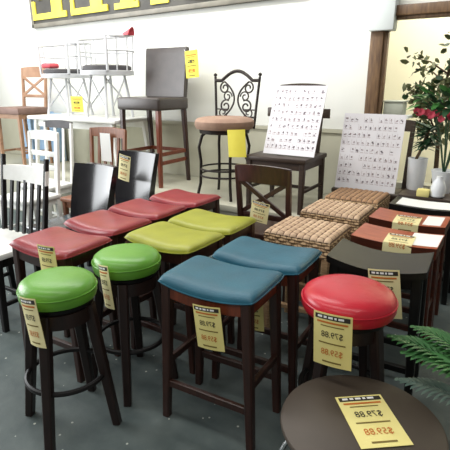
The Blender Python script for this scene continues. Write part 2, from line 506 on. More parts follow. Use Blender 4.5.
def round_stool(label, col, loc, rz, rad=0.15, band=True):
    root = thing('round_stool', label, 'stool', loc, 0, RG)
    zt = 0.652; T = 0.08
    prof = [(rad * 0.80, zt - T), (rad * 0.97, zt - T + 0.006), (rad * 1.0, zt - T + 0.02), (rad * 1.005, zt - 0.045), (rad * 0.995, zt - 0.03), (rad * 0.955, zt - 0.014),
            (rad * 0.86, zt - 0.003), (rad * 0.7, zt + 0.004), (rad * 0.4, zt + 0.009), (rad * 0.05, zt + 0.01)]
    mb = MB(); mb.lathe(prof, 56); st = mb.build('seat_cushion', col, root)
    mb = MB(); mb.tube([(rad * 1.003 * math.cos(q * PI / 28), rad * 1.003 * math.sin(q * PI / 28), zt - 0.034) for q in range(56)], 0.0028, 6, True); mb.build('seam', col, st)
    mb = MB(); mb.lathe([(0.11, zt - T - 0.022), (rad * 0.86, zt - T - 0.02), (rad * 0.9, zt - T - 0.002), (rad * 0.8, zt - T + 0.004)], 48); mb.build('swivel_plate', M['black_satin'], root)
    mb = MB(); mb.lathe([(0.115, 0.49), (0.13, 0.492), (0.13, 0.549), (0.12, 0.55)], 40); mb.build('leg_hub', M['round_leg'], root)
    for k in range(4):
        a = rz + k * PI / 2; c, s = math.cos(a), math.sin(a)
        w = Matrix.Rotation(a, 4, 'Z')
        lg = MB(); lg.beam((0.118, 0, 0.55), (0.197, 0, 0), 0.042, 0.044, 0.033, 0.034)
        lg.v = [tuple(w @ Vector(p)) for p in lg.v]
        lg.build('leg', M['round_leg'], root)
    mb = MB(); mb.tube([(0.157 * math.cos(q * PI / 32), 0.157 * math.sin(q * PI / 32), 0.238) for q in range(64)], 0.0105, 8, True); mb.build('foot_ring', M['black_satin'], root)
    return root


g1 = round_stool('green round stool at the front left corner of the rows', M['green'], (-1.422, 1.050, 0), R(-66), 0.146)
g2 = round_stool('green round stool behind and right of the front left green one', M['green'], (-1.395, 1.402, 0), R(-56))
r1 = round_stool('scarlet round stool behind the dark round table', M['scarlet'], (-0.432, 1.550, 0), R(-17), 0.170)

# ------------------------------------------------------------------ wicker stools
WG = 'woven wicker stools behind the blue stools'


def wicker_stool(label, m, loc, rz=0):
    root = thing('wicker_stool', label, 'stool', loc, rz, WG)
    hw, hd, zt, T = 0.184, 0.168, 0.625, 0.085
    mb = MB()
    nu, nv = 96, 84
    def top(i, j):
        a, b_ = 2 * i - 1, 2 * j - 1
        e = (1 - abs(a) ** 14) * (1 - abs(b_) ** 14)
        row = math.floor(i * 10)
        w = abs(math.sin(i * 10 * PI)) ** 0.7 * 0.006 + 0.0012 * math.sin(j * 14 * PI + (row % 2) * PI)
        return (hw * a, hd * b_, zt - 0.02 + 0.018 * max(0, e) ** 0.5 + w)
    mb.grid(top, nu, nv)
    mb.cur = 1
    loop = [(-hw, -hd), (hw, -hd), (hw, hd), (-hw, hd)]
    for k in range(4):
        (xa, ya), (xb, yb) = loop[k], loop[(k + 1) % 4]
        nx, ny = (yb - ya), -(xb - xa); ln = math.hypot(nx, ny); nx /= ln; ny /= ln
        def side(i, j):
            row = math.floor(j * 5)
            o = 0.003 * math.sin(i * 12 * PI + (row % 2) * PI) + abs(math.sin(j * 5 * PI)) * 0.004
            return (xa + (xb - xa) * i + nx * o, ya + (yb - ya) * i + ny * o, zt - 0.02 - T * j)
        mb.grid(side, 72, 30)
    mb.add([(-hw, -hd, zt - 0.02 - T), (hw, -hd, zt - 0.02 - T), (hw, hd, zt - 0.02 - T), (-hw, hd, zt - 0.02 - T)], [(0, 1, 2, 3)])
    mb.build('woven_seat', [m, M['wicker_side']], root)
    for sx in (-1, 1):
        for sy in (-1, 1):
            mb = MB(); mb.beam((sx * (hw - 0.022), sy * (hd - 0.022), 0.54), (sx * (hw - 0.02), sy * (hd - 0.02), 0), 0.04, 0.04, 0.036, 0.036)
            mb.build('leg', M['wicker_plain'], root)
    for sy in (-1, 1):
        mb = MB(); mb.beam((-(hw - 0.03), sy * (hd - 0.02), 0.2), ((hw - 0.03), sy * (hd - 0.02), 0.2), 0.026, 0.026); mb.build('stretcher', M['wicker_plain'], root)
    for sx in (-1, 1):
        mb = MB(); mb.beam((sx * (hw - 0.02), -(hd - 0.03), 0.25), (sx * (hw - 0.02), (hd - 0.03), 0.25), 0.026, 0.026); mb.build('stretcher', M['wicker_plain'], root)
    return root


wicker_stool('woven wicker stool nearest the front, right behind the blue stools', M['wicker'], (-0.885, 2.275, 0))
wicker_stool('middle woven wicker stool, between the front wicker stool and the browner one', M['wicker'], (-0.885, 2.765, 0))
wicker_stool('browner wicker stool at the back, under the right-hand sheet of swatches', M['wicker_dark'], (-0.89, 3.2, 0))

# ------------------------------------------------------------------ wooden backless stools on the right
BG = 'bare wooden saddle stools on the right'


def wood_stool(label, top, side, loc, T=0.055, rise=0.012, hw=0.205, hd=0.128, zt=0.625, rz=0):
    root = thing('wooden_stool', label, 'stool', loc, rz, BG)
    mb = MB()
    def P(i, j, dz):
        a = 2 * i - 1; y = hd * (2 * j - 1)
        return (hw * a, y, zt - rise + rise * a * a - dz)
    mb.cur = 0; mb.grid(lambda i, j: P(i, j, 0), 20, 4)
    mb.cur = 1; mb.grid(lambda i, j: P(i, j, T), 20, 4)
    for j0 in (0, 1): mb.grid(lambda i, j: P(i, j0, T * j), 20, 2)
    for i0 in (0, 1): mb.grid(lambda i, j: P(i0, i, T * j), 4, 2)
    mb.build('seat', [top, side], root)
    stool_frame(root, hw, hd, zt - rise - T, rise, side, legw=0.044, apron=0.045)
    return root


wood_stool('glossy black wooden stool with a dished seat, behind the scarlet round stool', M['black_wood'], M['black_wood'], (-0.43, 1.995, 0), 0.03, 0.034, hd=0.135, zt=0.648, rz=R(3))
wood_stool('chestnut brown wooden stool nearer the front, right behind the glossy black one', M['chestnut'], M['chestnut_dark'], (-0.44, 2.385, 0))
wood_stool('chestnut brown wooden stool farther back, before the rear black stool', M['chestnut'], M['chestnut_dark'], (-0.455, 2.775, 0))
wood_stool('black wooden stool at the back of the right row, near the plant stand', M['black_wood'], M['black_wood'], (-0.43, 3.16, 0), 0.04, 0.01)


# ------------------------------------------------------------------ chairs on the platform
# tall leather barstool
t = thing('leather_barstool', 'tall charcoal leather barstool with a high padded back on the platform', 'barstool', (-2.93, 3.42, PZ))
sw, sd, zs = 0.50, 0.44, 0.80
mb = MB(); mb.box((0, 0, zs - 0.055), (sw, sd, 0.11), bev=0.02, seg=3); mb.build('seat', M['brown_leather'], t)
mb = MB()
rot = Matrix.Rotation(R(-6), 4, 'X')
def bk(i, j, side):
    x = (2 * i - 1) * (0.232 + 0.008 * j); z = 0.02 + 0.445 * j
    y = side * 0.028 + 0.012 * (1 - (2 * i - 1) ** 2) * (1 if side < 0 else 0.6)
    if j > 0.97: y *= 0.75
    return tuple(rot @ Vector((x, y, z)) + Vector((0.0, sd / 2 - 0.03, zs - 0.02)))
mb.grid(lambda i, j: bk(i, j, -1), 14, 14); mb.grid(lambda i, j: bk(i, j, 1), 14, 14)
for i0 in (0, 1): mb.grid(lambda i, j: tuple(Vector(bk(i0, i, -1)).lerp(Vector(bk(i0, i, 1)), j)), 14, 1)
for j0 in (0, 1): mb.grid(lambda i, j: tuple(Vector(bk(i, j0, -1)).lerp(Vector(bk(i, j0, 1)), j)), 14, 1)
mb.build('backrest', M['brown_leather'], t)
for sx in (-1, 1):
    for sy in (-1, 1):
        mb = MB(); mb.beam((sx * (sw / 2 - 0.035), sy * (sd / 2 - 0.035), zs - 0.11), (sx * (sw / 2 - 0.028), sy * (sd / 2 - 0.02) + (0.03 if sy > 0 else 0), 0), 0.045, 0.045, 0.034, 0.034)
        mb.build('leg', M['espresso'] if sx < 0 or sy > 0 else M['walnut'], t)  # front right leg redder: its highlight is put into the colour
for (p0, p1) in (((-0.21, -0.19, 0.24), (0.21, -0.19, 0.24)), ((-0.21, 0.2, 0.3), (0.21, 0.2, 0.3)), ((-0.215, -0.19, 0.3), (-0.215, 0.2, 0.3)), ((0.215, -0.19, 0.3), (0.215, 0.2, 0.3)), ((0.215, -0.19, 0.22), (0.215, 0.2, 0.22))):
    mb = MB(); mb.beam(p0, p1, 0.022, 0.034); mb.build('stretcher', M['walnut'], t)

# wrought iron barstool with scroll back
t = thing('iron_barstool', 'wrought iron barstool with scrolled back and tan round seat', 'barstool', (-2.055, 3.28, PZ))
zs = 0.64
mb = MB(); mb.lathe([(0.2, zs - 0.078), (0.232, zs - 0.072), (0.246, zs - 0.045), (0.244, zs - 0.012), (0.225, zs + 0.008), (0.18, zs + 0.018), (0.1, zs + 0.022), (0.01, zs + 0.023)], 44); mb.build('seat_cushion', M['tan_fabric'], t)
mb = MB(); mb.lathe([(0.17, zs - 0.11), (0.205, zs - 0.108), (0.21, zs - 0.078), (0.19, zs - 0.076)], 40); mb.build('seat_ring', M['iron'], t)
by = 0.17
def bp(x, z): return (x, by + 0.08 * z, zs - 0.03 + z)
for sx in (-1, 1):
    mb = MB(); mb.tube([bp(sx * 0.185, -0.05), bp(sx * 0.195, 0.1), bp(sx * 0.215, 0.365)], 0.011, 8); mb.lathe([(0.002, -0.016), (0.013, -0.008), (0.016, 0), (0.013, 0.009), (0.002, 0.016)], 12, bp(sx * 0.216, 0.38))
    mb.build('back_post', M['iron'], t)
mb = MB()
arch = [bp(-0.212 + 0.424 * k / 20, 0.335 + (0.075 * math.sin(PI * (k / 20 - 0.15) / 0.7) if 3 <= k <= 17 else 0)) for k in range(21)]
mb.tube(arch, 0.014, 8); mb.build('top_rail', M['iron'], t)
mb = MB(); mb.tube([bp(-0.2, 0.04), bp(0.2, 0.04)], 0.008, 8); mb.build('lower_rail', M['iron'], t)
for sx in (-1, 1):
    mb = MB(); mb.tube([bp(sx * 0.2, 0.1), bp(sx * 0.08, 0.1)], 0.006, 6); mb.build('side_rail', M['iron'], t)
for sx in (-1, 1):
    mb = MB()
    # main S stem with an upper outward curl and a lower outward curl
    pts = []
    for k in range(15):
        q = k / 14; pts.append(bp(sx * (0.018 + 0.10 * (2 * q - 1) ** 2 * (1 if q > 0.5 else 0.9)), 0.045 + 0.28 * q))
    mb.tube(pts, 0.0075, 6)
    def spiral(cx, cz, r0, a0, turns, d):
        return [bp(sx * (cx + r0 * (1 - 0.7 * k / 24) * math.cos(a0 + d * turns * 2 * PI * k / 24)), cz + r0 * (1 - 0.7 * k / 24) * math.sin(a0 + d * turns * 2 * PI * k / 24)) for k in range(25)]
    mb.tube(spiral(0.115, 0.275, 0.05, R(90), 1.3, -1), 0.007, 6)
    mb.tube(spiral(0.085, 0.205, 0.045, R(180), 1.3, -1), 0.006, 6)
    mb.tube(spiral(0.1, 0.125, 0.055, R(120), 1.3, -1), 0.007, 6)
    mb.tube(spiral(0.125, 0.075, 0.045, R(-150), 1.2, 1), 0.006, 6)
    mb.build('scroll', M['iron'], t)
for k in range(4):
    a = R(45) + k * PI / 2 + R(0)
    c, s = math.cos(a), math.sin(a)
    prof = [(0.15, zs - 0.1), (0.19, zs - 0.13), (0.215, zs - 0.22), (0.2, 0.3), (0.205, 0.12), (0.235, 0.0)]
    mb = MB(); mb.tube([(c * r_, s * r_, z) for r_, z in prof], 0.0125, 8); mb.build('leg', M['iron'], t)
for z, r_ in ((0.24, 0.203), (0.185, 0.203)):
    mb = MB(); mb.tube([(r_ * math.cos(q * PI / 24), r_ * math.sin(q * PI / 24), z) for q in range(48)], 0.008, 8, True); mb.build('foot_ring', M['iron'], t)


def plain_chair(label, loc, rz, wood, sw=0.5, sd=0.42, zs=0.42, top=0.92, ear_z=None, slats=0, slat_w=0.022, rail=0.08, horizontal=0,
                group=None, xback=False, seat_m=None, splay=0.05, name='dining_chair', post=0.036, cat='chair', rail_m=None, post_ext=0.0, back_hw=None, ear_w=None, seat_t=0.035, stretch=True):
    root = thing(name, label, cat, loc, rz, group)
    mb = MB(); mb.box((0, 0, zs - seat_t / 2), (sw, sd, seat_t), bev=0.008); mb.build('seat', seat_m or wood, root)
    hx, hy = sw / 2 - 0.03, sd / 2 - 0.03
    mb = MB()
    mb.box((0, -hy, zs - seat_t - 0.025), (2 * hx, 0.02, 0.05)); mb.box((-hx, 0, zs - seat_t - 0.025), (0.02, 2 * hy, 0.05)); mb.box((hx, 0, zs - seat_t - 0.025), (0.02, 2 * hy, 0.05))
    mb.build('apron', wood, root)
    lean = splay; bx_ = back_hw or hx
    for sx in (-1, 1):
        mb = MB(); mb.beam((sx * hx, -hy, zs - seat_t), (sx * hx, -hy - 0.01, 0), 0.042, 0.042, 0.032, 0.032); mb.build('leg', wood, root)
        mb = MB(); mb.beam((sx * hx, hy, zs - seat_t), (sx * hx, hy + 0.02, 0), 0.04, 0.04, 0.032, 0.032); mb.build('leg', wood, root)
        mb = MB(); mb.beam((sx * bx_, hy + 0.012, zs - seat_t), (sx * (bx_ + 0.01), hy + 0.012 + lean * (1 + post_ext / (top - zs)), top - 0.01 + post_ext), post, 0.03, post * 0.85, 0.026); mb.build('back_post', wood, root)
    def yb(z): return hy + 0.012 + lean * (z - zs) / (top - zs)
    mb = MB()
    def rl(i, j, side):
        a = 2 * i - 1
        z = top - rail + rail * j + 0.012 * (1 - a * a) * (1 if j > 0.5 else 0)
        return (a * (bx_ + 0.02), yb(z) + side * 0.012 + 0.018 * (1 - a * a), z)
    mb.grid(lambda i, j: rl(i, j, -1), 12, 2); mb.grid(lambda i, j: rl(i, j, 1), 12, 2)
    for j0 in (0, 1): mb.grid(lambda i, j: tuple(Vector(rl(i, j0, -1)).lerp(Vector(rl(i, j0, 1)), j)), 12, 1)
    for i0 in (0, 1): mb.grid(lambda i, j: tuple(Vector(rl(i0, i, -1)).lerp(Vector(rl(i0, i, 1)), j)), 2, 1)
    mb.build('top_rail', rail_m or wood, root)
    for k in range(slats):
        x = (k + 1) / (slats + 1) * 2 * hx - hx
        mb = MB(); mb.beam((x, yb(zs) + 0.002, zs - 0.01), (x, yb(top - rail) + 0.014, top - rail + 0.01), slat_w, 0.014); mb.build('spindle', wood, root)
    for k in range(horizontal):
        z = zs + 0.1 + (top - rail - zs - 0.1) * (k) / max(1, horizontal)
        mb = MB(); mb.box((0, yb(z) + 0.004, z), (2 * hx, 0.016, 0.045), bev=0.004); mb.build('back_slat', wood, root)
    if xback:
        z0, z1 = zs + 0.13, top - rail + 0.01
        for sx in (-1, 1):
            mb = MB(); mb.beam((-sx * hx, yb(z0) + 0.004 * sx, z0), (sx * hx, yb(z1) + 0.004 * sx, z1), 0.016, 0.028); mb.build('cross_bar', wood, root)
        mb = MB(); mb.box((0, yb(z0), z0 - 0.01), (2 * hx, 0.018, 0.035), bev=0.004); mb.build('lower_rail', wood, root)
    if ear_z:
        mb = MB(); mb.box((-0.018, yb(ear_z) - 0.005, ear_z), (ear_w, 0.024, 0.07), bev=0.004); mb.build('middle_rail', wood, root)
    if stretch:
        for sx in (-1, 1):
            mb = MB(); mb.beam((sx * hx, -hy, 0.16), (sx * hx, hy + 0.012, 0.16), 0.018, 0.024); mb.build('stretcher', wood, root)
        mb = MB(); mb.beam((-hx, 0, 0.16), (hx, 0, 0.16), 0.018, 0.024); mb.build('stretcher', wood, root)
    return root


# chairs carrying the two sheets
plain_chair('dark brown dining chair on the platform holding the left-hand sheet of swatches', (-1.475, 3.25, PZ), 0, M['darkbrown'], sw=0.49, sd=0.44, zs=0.405, top=0.91, rail=0.05, ear_z=0.70, ear_w=0.525, back_hw=0.165)
plain_chair('dark brown tall chair behind the wicker stools holding the right-hand sheet of swatches', (-0.92, 3.61, 0), 0, M['darkbrown'], sw=0.52, sd=0.28, zs=0.585, top=1.10, back_hw=0.235)


def poster(label, loc, w, h, lean, rows, cols, seed, yaw=0):
    rnd = random.Random(seed)
    root = thing('swatch_sheet', label, 'sheet', loc, yaw, 'sheets of small swatches propped on chairs')
    root.rotation_euler = (-R(lean), 0, yaw)
    mk = MB(); mk.box((0, 0, h / 2), (w, 0.006, h))
    for r_ in range(rows):
        for c in range(cols):
            if rnd.random() < 0.08: continue
            cx = -w / 2 + w * (c + 0.7) / (cols + 0.4); cz = h * (0.08 + 0.9 * (r_ + 0.4) / rows)
            for q in range(3):
                mk.cur = 1 if rnd.random() < 0.5 else 2
                a = rnd.uniform(0.003, 0.008); b_ = rnd.uniform(0.002, 0.007)
                x, z = cx + rnd.uniform(-0.006, 0.006), cz + rnd.uniform(-0.008, 0.008)
                mk.add([(x - a, -0.0038, z - b_), (x + a, -0.0038, z - b_ + rnd.uniform(-.003, .003)), (x + a * 0.8, -0.0038, z + b_), (x - a * 0.7, -0.0038, z + b_)], [(0, 1, 2, 3)])
            mk.cur = 2
            mk.add([(cx - 0.011, -0.0037, cz - 0.019), (cx + 0.011, -0.0037, cz - 0.019), (cx + 0.011, -0.0037, cz - 0.015), (cx - 0.011, -0.0037, cz - 0.015)], [(0, 1, 2, 3)])
            mk.add([(cx - 0.016, -0.0036, cz - 0.022), (cx - 0.0145, -0.0036, cz - 0.022), (cx - 0.0145, -0.0036, cz + 0.022), (cx - 0.016, -0.0036, cz + 0.022)], [(0, 1, 2, 3)])
    mk.build('printed_board', [M['poster'], M['ink_grey'], M['ink_pale']], root, False)
    return root


poster('white sheet of small printed swatches propped on the platform chair, the left-hand one', (-1.41, 3.13, PZ + 0.415), 0.415, 0.52, 20, 9, 11, 3, R(-2))
poster('white sheet of small printed swatches behind the wicker stools, the right-hand one', (-0.925, 3.47, 0.592), 0.455, 0.575, 13, 9, 12, 5)

# cross-back chair standing behind the lime stools, its back towards us
plain_chair('black cross-back chair seen from behind, between the lime and wicker stools', (-1.27, 2.67, 0), R(180), M['espresso'], sw=0.39, sd=0.36, zs=0.45, top=0.89, rail=0.1, xback=True)


# black leather dining chairs
def parsons(label, loc, rz=0.0):
    root = thing('leather_dining_chair', label, 'chair', loc, rz, 'black leather dining chairs on the left')
    sw, sd, zs = 0.42, 0.42, 0.47
    mb = MB(); mb.box((0, 0, zs - 0.05), (sw, sd, 0.1), bev=0.018, seg=3); mb.build('seat', M['black_leather'], root)
    mb = MB(); ht = 0.36
    def bk(i, j, side):
        a = 2 * i - 1
        x = a * (0.175 + 0.018 * j); z = zs - 0.06 + (ht + 0.06) * j
        y = sd / 2 - 0.045 + 0.06 * j + 0.03 * j * j + side * (0.035 - 0.012 * j) + 0.034 * (1 - a * a)
        return (x, y, z)
    mb.grid(lambda i, j: bk(i, j, -1), 14, 14); mb.grid(lambda i, j: bk(i, j, 1), 14, 14)
    for i0 in (0, 1): mb.grid(lambda i, j: tuple(Vector(bk(i0, i, -1)).lerp(Vector(bk(i0, i, 1)), j)), 14, 2)
    for j0 in (0, 1): mb.grid(lambda i, j: tuple(Vector(bk(i, j0, -1)).lerp(Vector(bk(i, j0, 1)), j)), 14, 2)
    mb.build('backrest', M['black_leather'], root)
    for sx in (-1, 1):
        for sy in (-1, 1):
            mb = MB(); mb.beam((sx * 0.175, sy * 0.175, zs - 0.1), (sx * 0.18, sy * (0.18 if sy < 0 else 0.2), 0), 0.042, 0.042, 0.03, 0.03); mb.build('leg', M['black_satin'], root)
    return root


parsons('black leather dining chair nearer the front, left of the red stools', (-2.46, 1.98, 0))
parsons('black leather dining chair farther back, below the tall leather barstool', (-2.51, 2.475, 0)).scale = (1, 1, 1.03)

# slat chairs on the left
plain_chair('black spindle-back chair with a white seat and white top rail at the far left', (-2.53, 1.50, 0), 0, M['black_satin'], post=0.026, sw=0.46, sd=0.36, zs=0.47, top=0.875, slats=5, slat_w=0.026, rail=0.085, rail_m=M['white_paint'], seat_m=M['white_paint'], splay=0.06, post_ext=0.08)
plain_chair('white ladder-back chair behind the black spindle-back chair', (-3.50, 2.4, 0), R(0), M['white_paint'], sw=0.41, sd=0.36, zs=0.45, top=0.97, horizontal=3, rail=0.07, name='ladder_back_chair')
plain_chair('white chair with a dark grey top rail, behind the ladder-back chair', (-3.78, 2.8, 0), R(0), M['white_paint'], sw=0.42, sd=0.34, zs=0.45, top=1.02, slats=2, rail=0.06, rail_m=M['grey_cushion'], slat_w=0.03, post=0.03)
plain_chair('reddish brown slat-back chair behind the black leather chairs', (-2.98, 2.66, 0), R(0), M['brown'], sw=0.44, sd=0.36, zs=0.45, top=1.0, slats=4, rail=0.07, slat_w=0.03)
plain_chair('brown cross-back counter stool at the far left end of the platform', (-4.93, 3.42, PZ), R(0), M['tan_wood'], sw=0.46, sd=0.4, zs=0.66, top=1.1, rail=0.11, xback=True, seat_m=M['greybrown'], seat_t=0.07, name='counter_stool', cat='stool')

# white table on the platform with two white armchairs
t = thing('white_table', 'white table on the platform carrying two white armchairs', 'table', (-3.84, 3.45, PZ))
mb = MB(); mb.box((0, 0, 0.575), (1.3, 0.56, 0.035), bev=0.008); mb.build('table_top', M['white_paint'], t)
mb = MB(); mb.box((0, -0.22, 0.52), (1.16, 0.02, 0.07)); mb.box((0, 0.22, 0.52), (1.16, 0.02, 0.07)); mb.build('apron', M['white_paint'], t, False)
for sx in (-1, 1):
    for sy in (-1, 1):
        mb = MB(); mb.beam((sx * 0.56, sy * 0.22, 0.56), (sx * 0.62, sy * 0.24, 0), 0.05, 0.05, 0.03, 0.03); mb.build('leg', M['white_paint'], t)
TZ = PZ + 0.593


def white_armchair(label, loc, rz):
    root = thing('white_armchair', label, 'chair', loc, rz, 'white tubular armchairs on the white table')
    zs = 0.44; rr = 0.27
    mb = MB(); mb.lathe([(0.22, zs - 0.06), (0.26, zs - 0.055), (0.262, zs - 0.02), (0.24, zs - 0.015)], 40); mb.build('seat_ring', M['white_metal'], root)
    mb = MB(); mb.lathe([(0.2, zs - 0.015), (0.235, zs - 0.008), (0.235, zs + 0.02), (0.2, zs + 0.032), (0.02, zs + 0.036)], 40); mb.build('seat_cushion', M['grey_cushion'], root)
    hoop = []
    for k in range(29):
        q = R(-35) + k / 28 * R(250)
        hoop.append((rr * math.cos(q), rr * math.sin(q), zs + 0.27 + 0.03 * math.sin(max(0, q)) ))
    hoop = [(hoop[0][0] * 0.97, hoop[0][1], zs - 0.02)] + hoop + [(hoop[-1][0] * 0.97, hoop[-1][1], zs - 0.02)]
    mb = MB(); mb.tube(hoop, 0.013, 8); mb.build('arm_hoop', M['white_metal'], root)
    mb = MB(); mb.tube([(rr * math.cos(R(-35) + k / 28 * R(250)), rr * math.sin(R(-35) + k / 28 * R(250)), zs + 0.15) for k in range(29)], 0.008, 6); mb.build('middle_rail', M['white_metal'], root)
    for k in range(9):
        q = R(-15) + k / 8 * R(210)
        mb = MB(); mb.tube([(0.25 * math.cos(q), 0.25 * math.sin(q), zs - 0.03), (rr * math.cos(q), rr * math.sin(q), zs + 0.27 + 0.03 * math.sin(max(0, q)))], 0.007, 6); mb.build('back_spindle', M['white_metal'], root)
    for k in range(4):
        a = R(45) + k * PI / 2; c, s = math.cos(a), math.sin(a)
        mb = MB(); mb.tube([(c * 0.16, s * 0.16, zs - 0.05), (c * 0.23, s * 0.23, 0.0)], 0.013, 8); mb.build('leg', M['white_metal'], root)
        a2 = a + PI / 2
        mb = MB(); mb.tube([(c * 0.165, s * 0.165, zs - 0.08), (math.cos(a2) * 0.215, math.sin(a2) * 0.215, 0.08)], 0.008, 6); mb.build('brace', M['white_metal'], root)
    return root


white_armchair('white tubular armchair on the left half of the white table', (-4.13, 3.46, TZ), R(0))
white_armchair('white tubular armchair on the right half of the white table', (-3.535, 3.46, TZ), R(-8)).scale = (1.0, 1.0, 1.06)
mb = MB(); mb.box((0, 0, 0), (0.15, 0.12, 0.05), bev=0.02, seg=3)
o = mb.build('red_cloth', M['pink'], loc=(-4.33, 3.28, TZ + 0.50)); tagp(o, 'coral red folded cloth on the seat of the left white armchair', 'cloth')
o.location = (-4.22, 3.33, TZ + 0.503)
mb = MB()
def dr(i, j):
    a = (2 * i - 1)
    q = PI * j
    return (0.05 * a + 0.02 * math.sin(q), -0.035 * math.cos(q) * (1 + .2 * a), 0.06 * math.sin(q) * (0.8 + 0.35 * a) - 0.02)
mb.grid(dr, 8, 12)
mb.grid(lambda i, j: tuple(0.86 * c for c in dr(i, j)), 8, 12)
o = mb.build('red_cloth', M['pink'], loc=(-3.245, 3.46, TZ + 0.78)); tagp(o, 'coral red cloth draped over the arm of the right white armchair', 'cloth')
mb = MB(); mb.box((0, 0, 0.29), (0.62, 0.16, 0.58), bev=0.006); mb.box((0, 0, 0.585), (0.3, 0.162, 0.012))
o = mb.build('blue_carton', M['blue_card'], loc=(-5.02, 3.74, PZ)); tagp(o, 'pale blue carton behind the brown cross-back counter stool', 'box')


# ------------------------------------------------------------------ round table in the corner
t = thing('round_table', 'dark round side table in the right foreground', 'table', (-0.268, 1.215, 0))
mb = MB(); mb.lathe([(0.2, 0.352), (0.236, 0.353), (0.243, 0.358), (0.246, 0.367), (0.243, 0.376), (0.236, 0.38), (0.02, 0.381)], 72); mb.build('table_top', M['tabletop'], t)
mb = MB(); mb.lathe([(0.15, 0.32), (0.19, 0.322), (0.19, 0.353), (0.15, 0.354)], 48); mb.build('apron', M['black_satin'], t)
mb = MB(); mb.lathe([(0.13, 0), (0.135, 0.018), (0.06, 0.035), (0.035, 0.06), (0.03, 0.18), (0.045, 0.28), (0.08, 0.322)], 32); mb.build('pedestal', M['black_satin'], t)
for k in range(3):
    a = (R(209), R(299), R(29))[k]
    pts = []
    for q in range(13):
        u = q / 12
        r_ = 0.196 + 0.062 * math.sin(PI * min(1, u * 1.3)) - 0.04 * u
        pts.append((r_ * math.cos(a), r_ * math.sin(a), 0.335 - 0.31 * u))
    pts.append((0.135 * math.cos(a), 0.135 * math.sin(a), 0.018))
    mb = MB(); mb.tube(pts, 0.0075, 8); o = mb.build('leg_bracket', M['chrome'], t); o['label'] = 'curved chrome bracket'


# ------------------------------------------------------------------ price tags
def tagbody(mb, w, h, path=None):
    pass


def price_tag(label, loc, w, h, yaw=0, roll=0, pitch=0, paper='paper', rows=('$79.88', '$59.88'), header=True, curl=0.006, bend=None, flat=False, plain=False):
    """origin at the middle of the top edge; the face looks towards -y"""
    root = thing('price_tag', label, 'price tag', loc, 0, 'yellow price tags')
    root.rotation_euler = Matrix.Rotation(yaw, 3, 'Z').to_4x4().to_3x3().to_euler() if False else (pitch, roll, yaw)
    root.rotation_mode = 'YXZ' if False else 'XYZ'
    def S(u, v, off):   # u across, v down; follows the bend
        x = (u - 0.5) * w; d = v * h
        if bend is None:
            return (x, curl * math.sin(PI * u) * -1 - off, -d)
        if d < bend: return (x, (bend - d), off)           # lies on the seat
        return (x, -off, -(d - bend))
    mb = MB()
    mb.grid(lambda i, j: S(i, j, 0.0006), 8, 16)
    mb.grid(lambda i, j: S(i, j, -0.0006), 8, 16)
    mb.build('paper', M[paper], root)
    if plain: return root
    def strip(nm, u0, u1, v0, v1, m):
        s = MB(); s.grid(lambda i, j: S(u0 + (u1 - u0) * i, v0 + (v1 - v0) * j, 0.0016), 8, 6); s.build(nm, m, root)
    if header:
        strip('header_bar', 0.05, 0.95, 0.03, 0.115, M['ink'])
        s = MB()
        for (a, c) in ((0.12, 0.24), (0.28, 0.36), (0.4, 0.52), (0.56, 0.62), (0.66, 0.8)):
            s.grid(lambda i, j: S(a + (c - a) * i, 0.05 + 0.04 * j, 0.0024), 3, 2)
        s.build('header_marks', M['paper_white'], root)
    strip('orange_line', 0.1, 0.9, 0.15, 0.185, M['ink_orange'])
    strip('small_print', 0.2, 0.8, 0.225, 0.245, M['ink_brown'])
    strip('small_print', 0.15, 0.85, 0.545, 0.57, M['ink_brown'])
    strip('small_print', 0.25, 0.75, 0.9, 0.93, M['ink_brown'])
    for txt, vc, m in ((rows[0], 0.40, M['ink']), (rows[1], 0.735, M['ink_orange'])):
        vs, fs = text_mesh(txt, 1.0)
        xs = [p[0] for p in vs]; ys = [p[1] for p in vs]
        wx, hy = max(xs) - min(xs), max(ys) - min(ys)
        cx, cy = (max(xs) + min(xs)) / 2, (max(ys) + min(ys)) / 2
        s = MB()
        out = []
        for p in vs:
            u = 0.5 - (p[0] - cx) / wx * 0.56      # the whole scene is seen reversed, so is the writing
            v = vc - (p[1] - cy) / hy * 0.13
            out.append(S(u, v, 0.002))
        s.add(out, fs)
        s.build('price', m, root, False)
    return root


price_tag('long price tag hanging from the front left green round stool', (-1.376, 0.885, 0.648), 0.108, 0.185, R(-6), R(-11), 0, 'paper_cream')
price_tag('price tag hanging from the left of the farther green round stool', (-1.37, 1.238, 0.652), 0.098, 0.185, R(-20), R(-12), R(0), 'paper_cream')
price_tag('price tag standing on the front edge of the nearest red stool', (-1.69, 1.208, 0.686), 0.118, 0.17, 0, R(-4), 0, 'paper')
price_tag('price tag hanging below the front rail of the nearest blue stool', (-0.868, 1.258, 0.592), 0.122, 0.175, 0, R(-7), 0, 'paper')
price_tag('large price tag hanging from the front of the scarlet round stool', (-0.424, 1.352, 0.642), 0.133, 0.196, 0, R(-3), 0, 'paper')
price_tag('price tag on the front of the glossy black wooden stool', (-0.382, 1.848, 0.635), 0.128, 0.215, 0, R(-9), 0, 'paper_cream')
price_tag('yellow tag hanging from the back of the tall charcoal barstool', (-2.605, 3.59, 1.655), 0.165, 0.235, R(-10), R(-4), 0, 'paper_yellow', ('$', '8'), header=False)
mb = MB(); mb.tube([(-0.075, 0, -0.002), (-0.085, 0.0, 0.015), (-0.11, 0.02, 0.02), (-0.12, 0.05, 0.01)], 0.0018, 5); mb.build('string', M['paper_white'], bpy.data.objects['price_tag.006'])
price_tag('plain yellow tag hanging from the seat of the iron barstool', (-1.79, 3.02, 1.04), 0.155, 0.205, 0, R(-4), 0, 'paper_yellow', plain=True)
price_tag('yellow tag hanging from the back of the black cross-back chair', (-1.275, 2.46, 0.67), 0.125, 0.13, 0, R(8), 0, 'paper_cream')
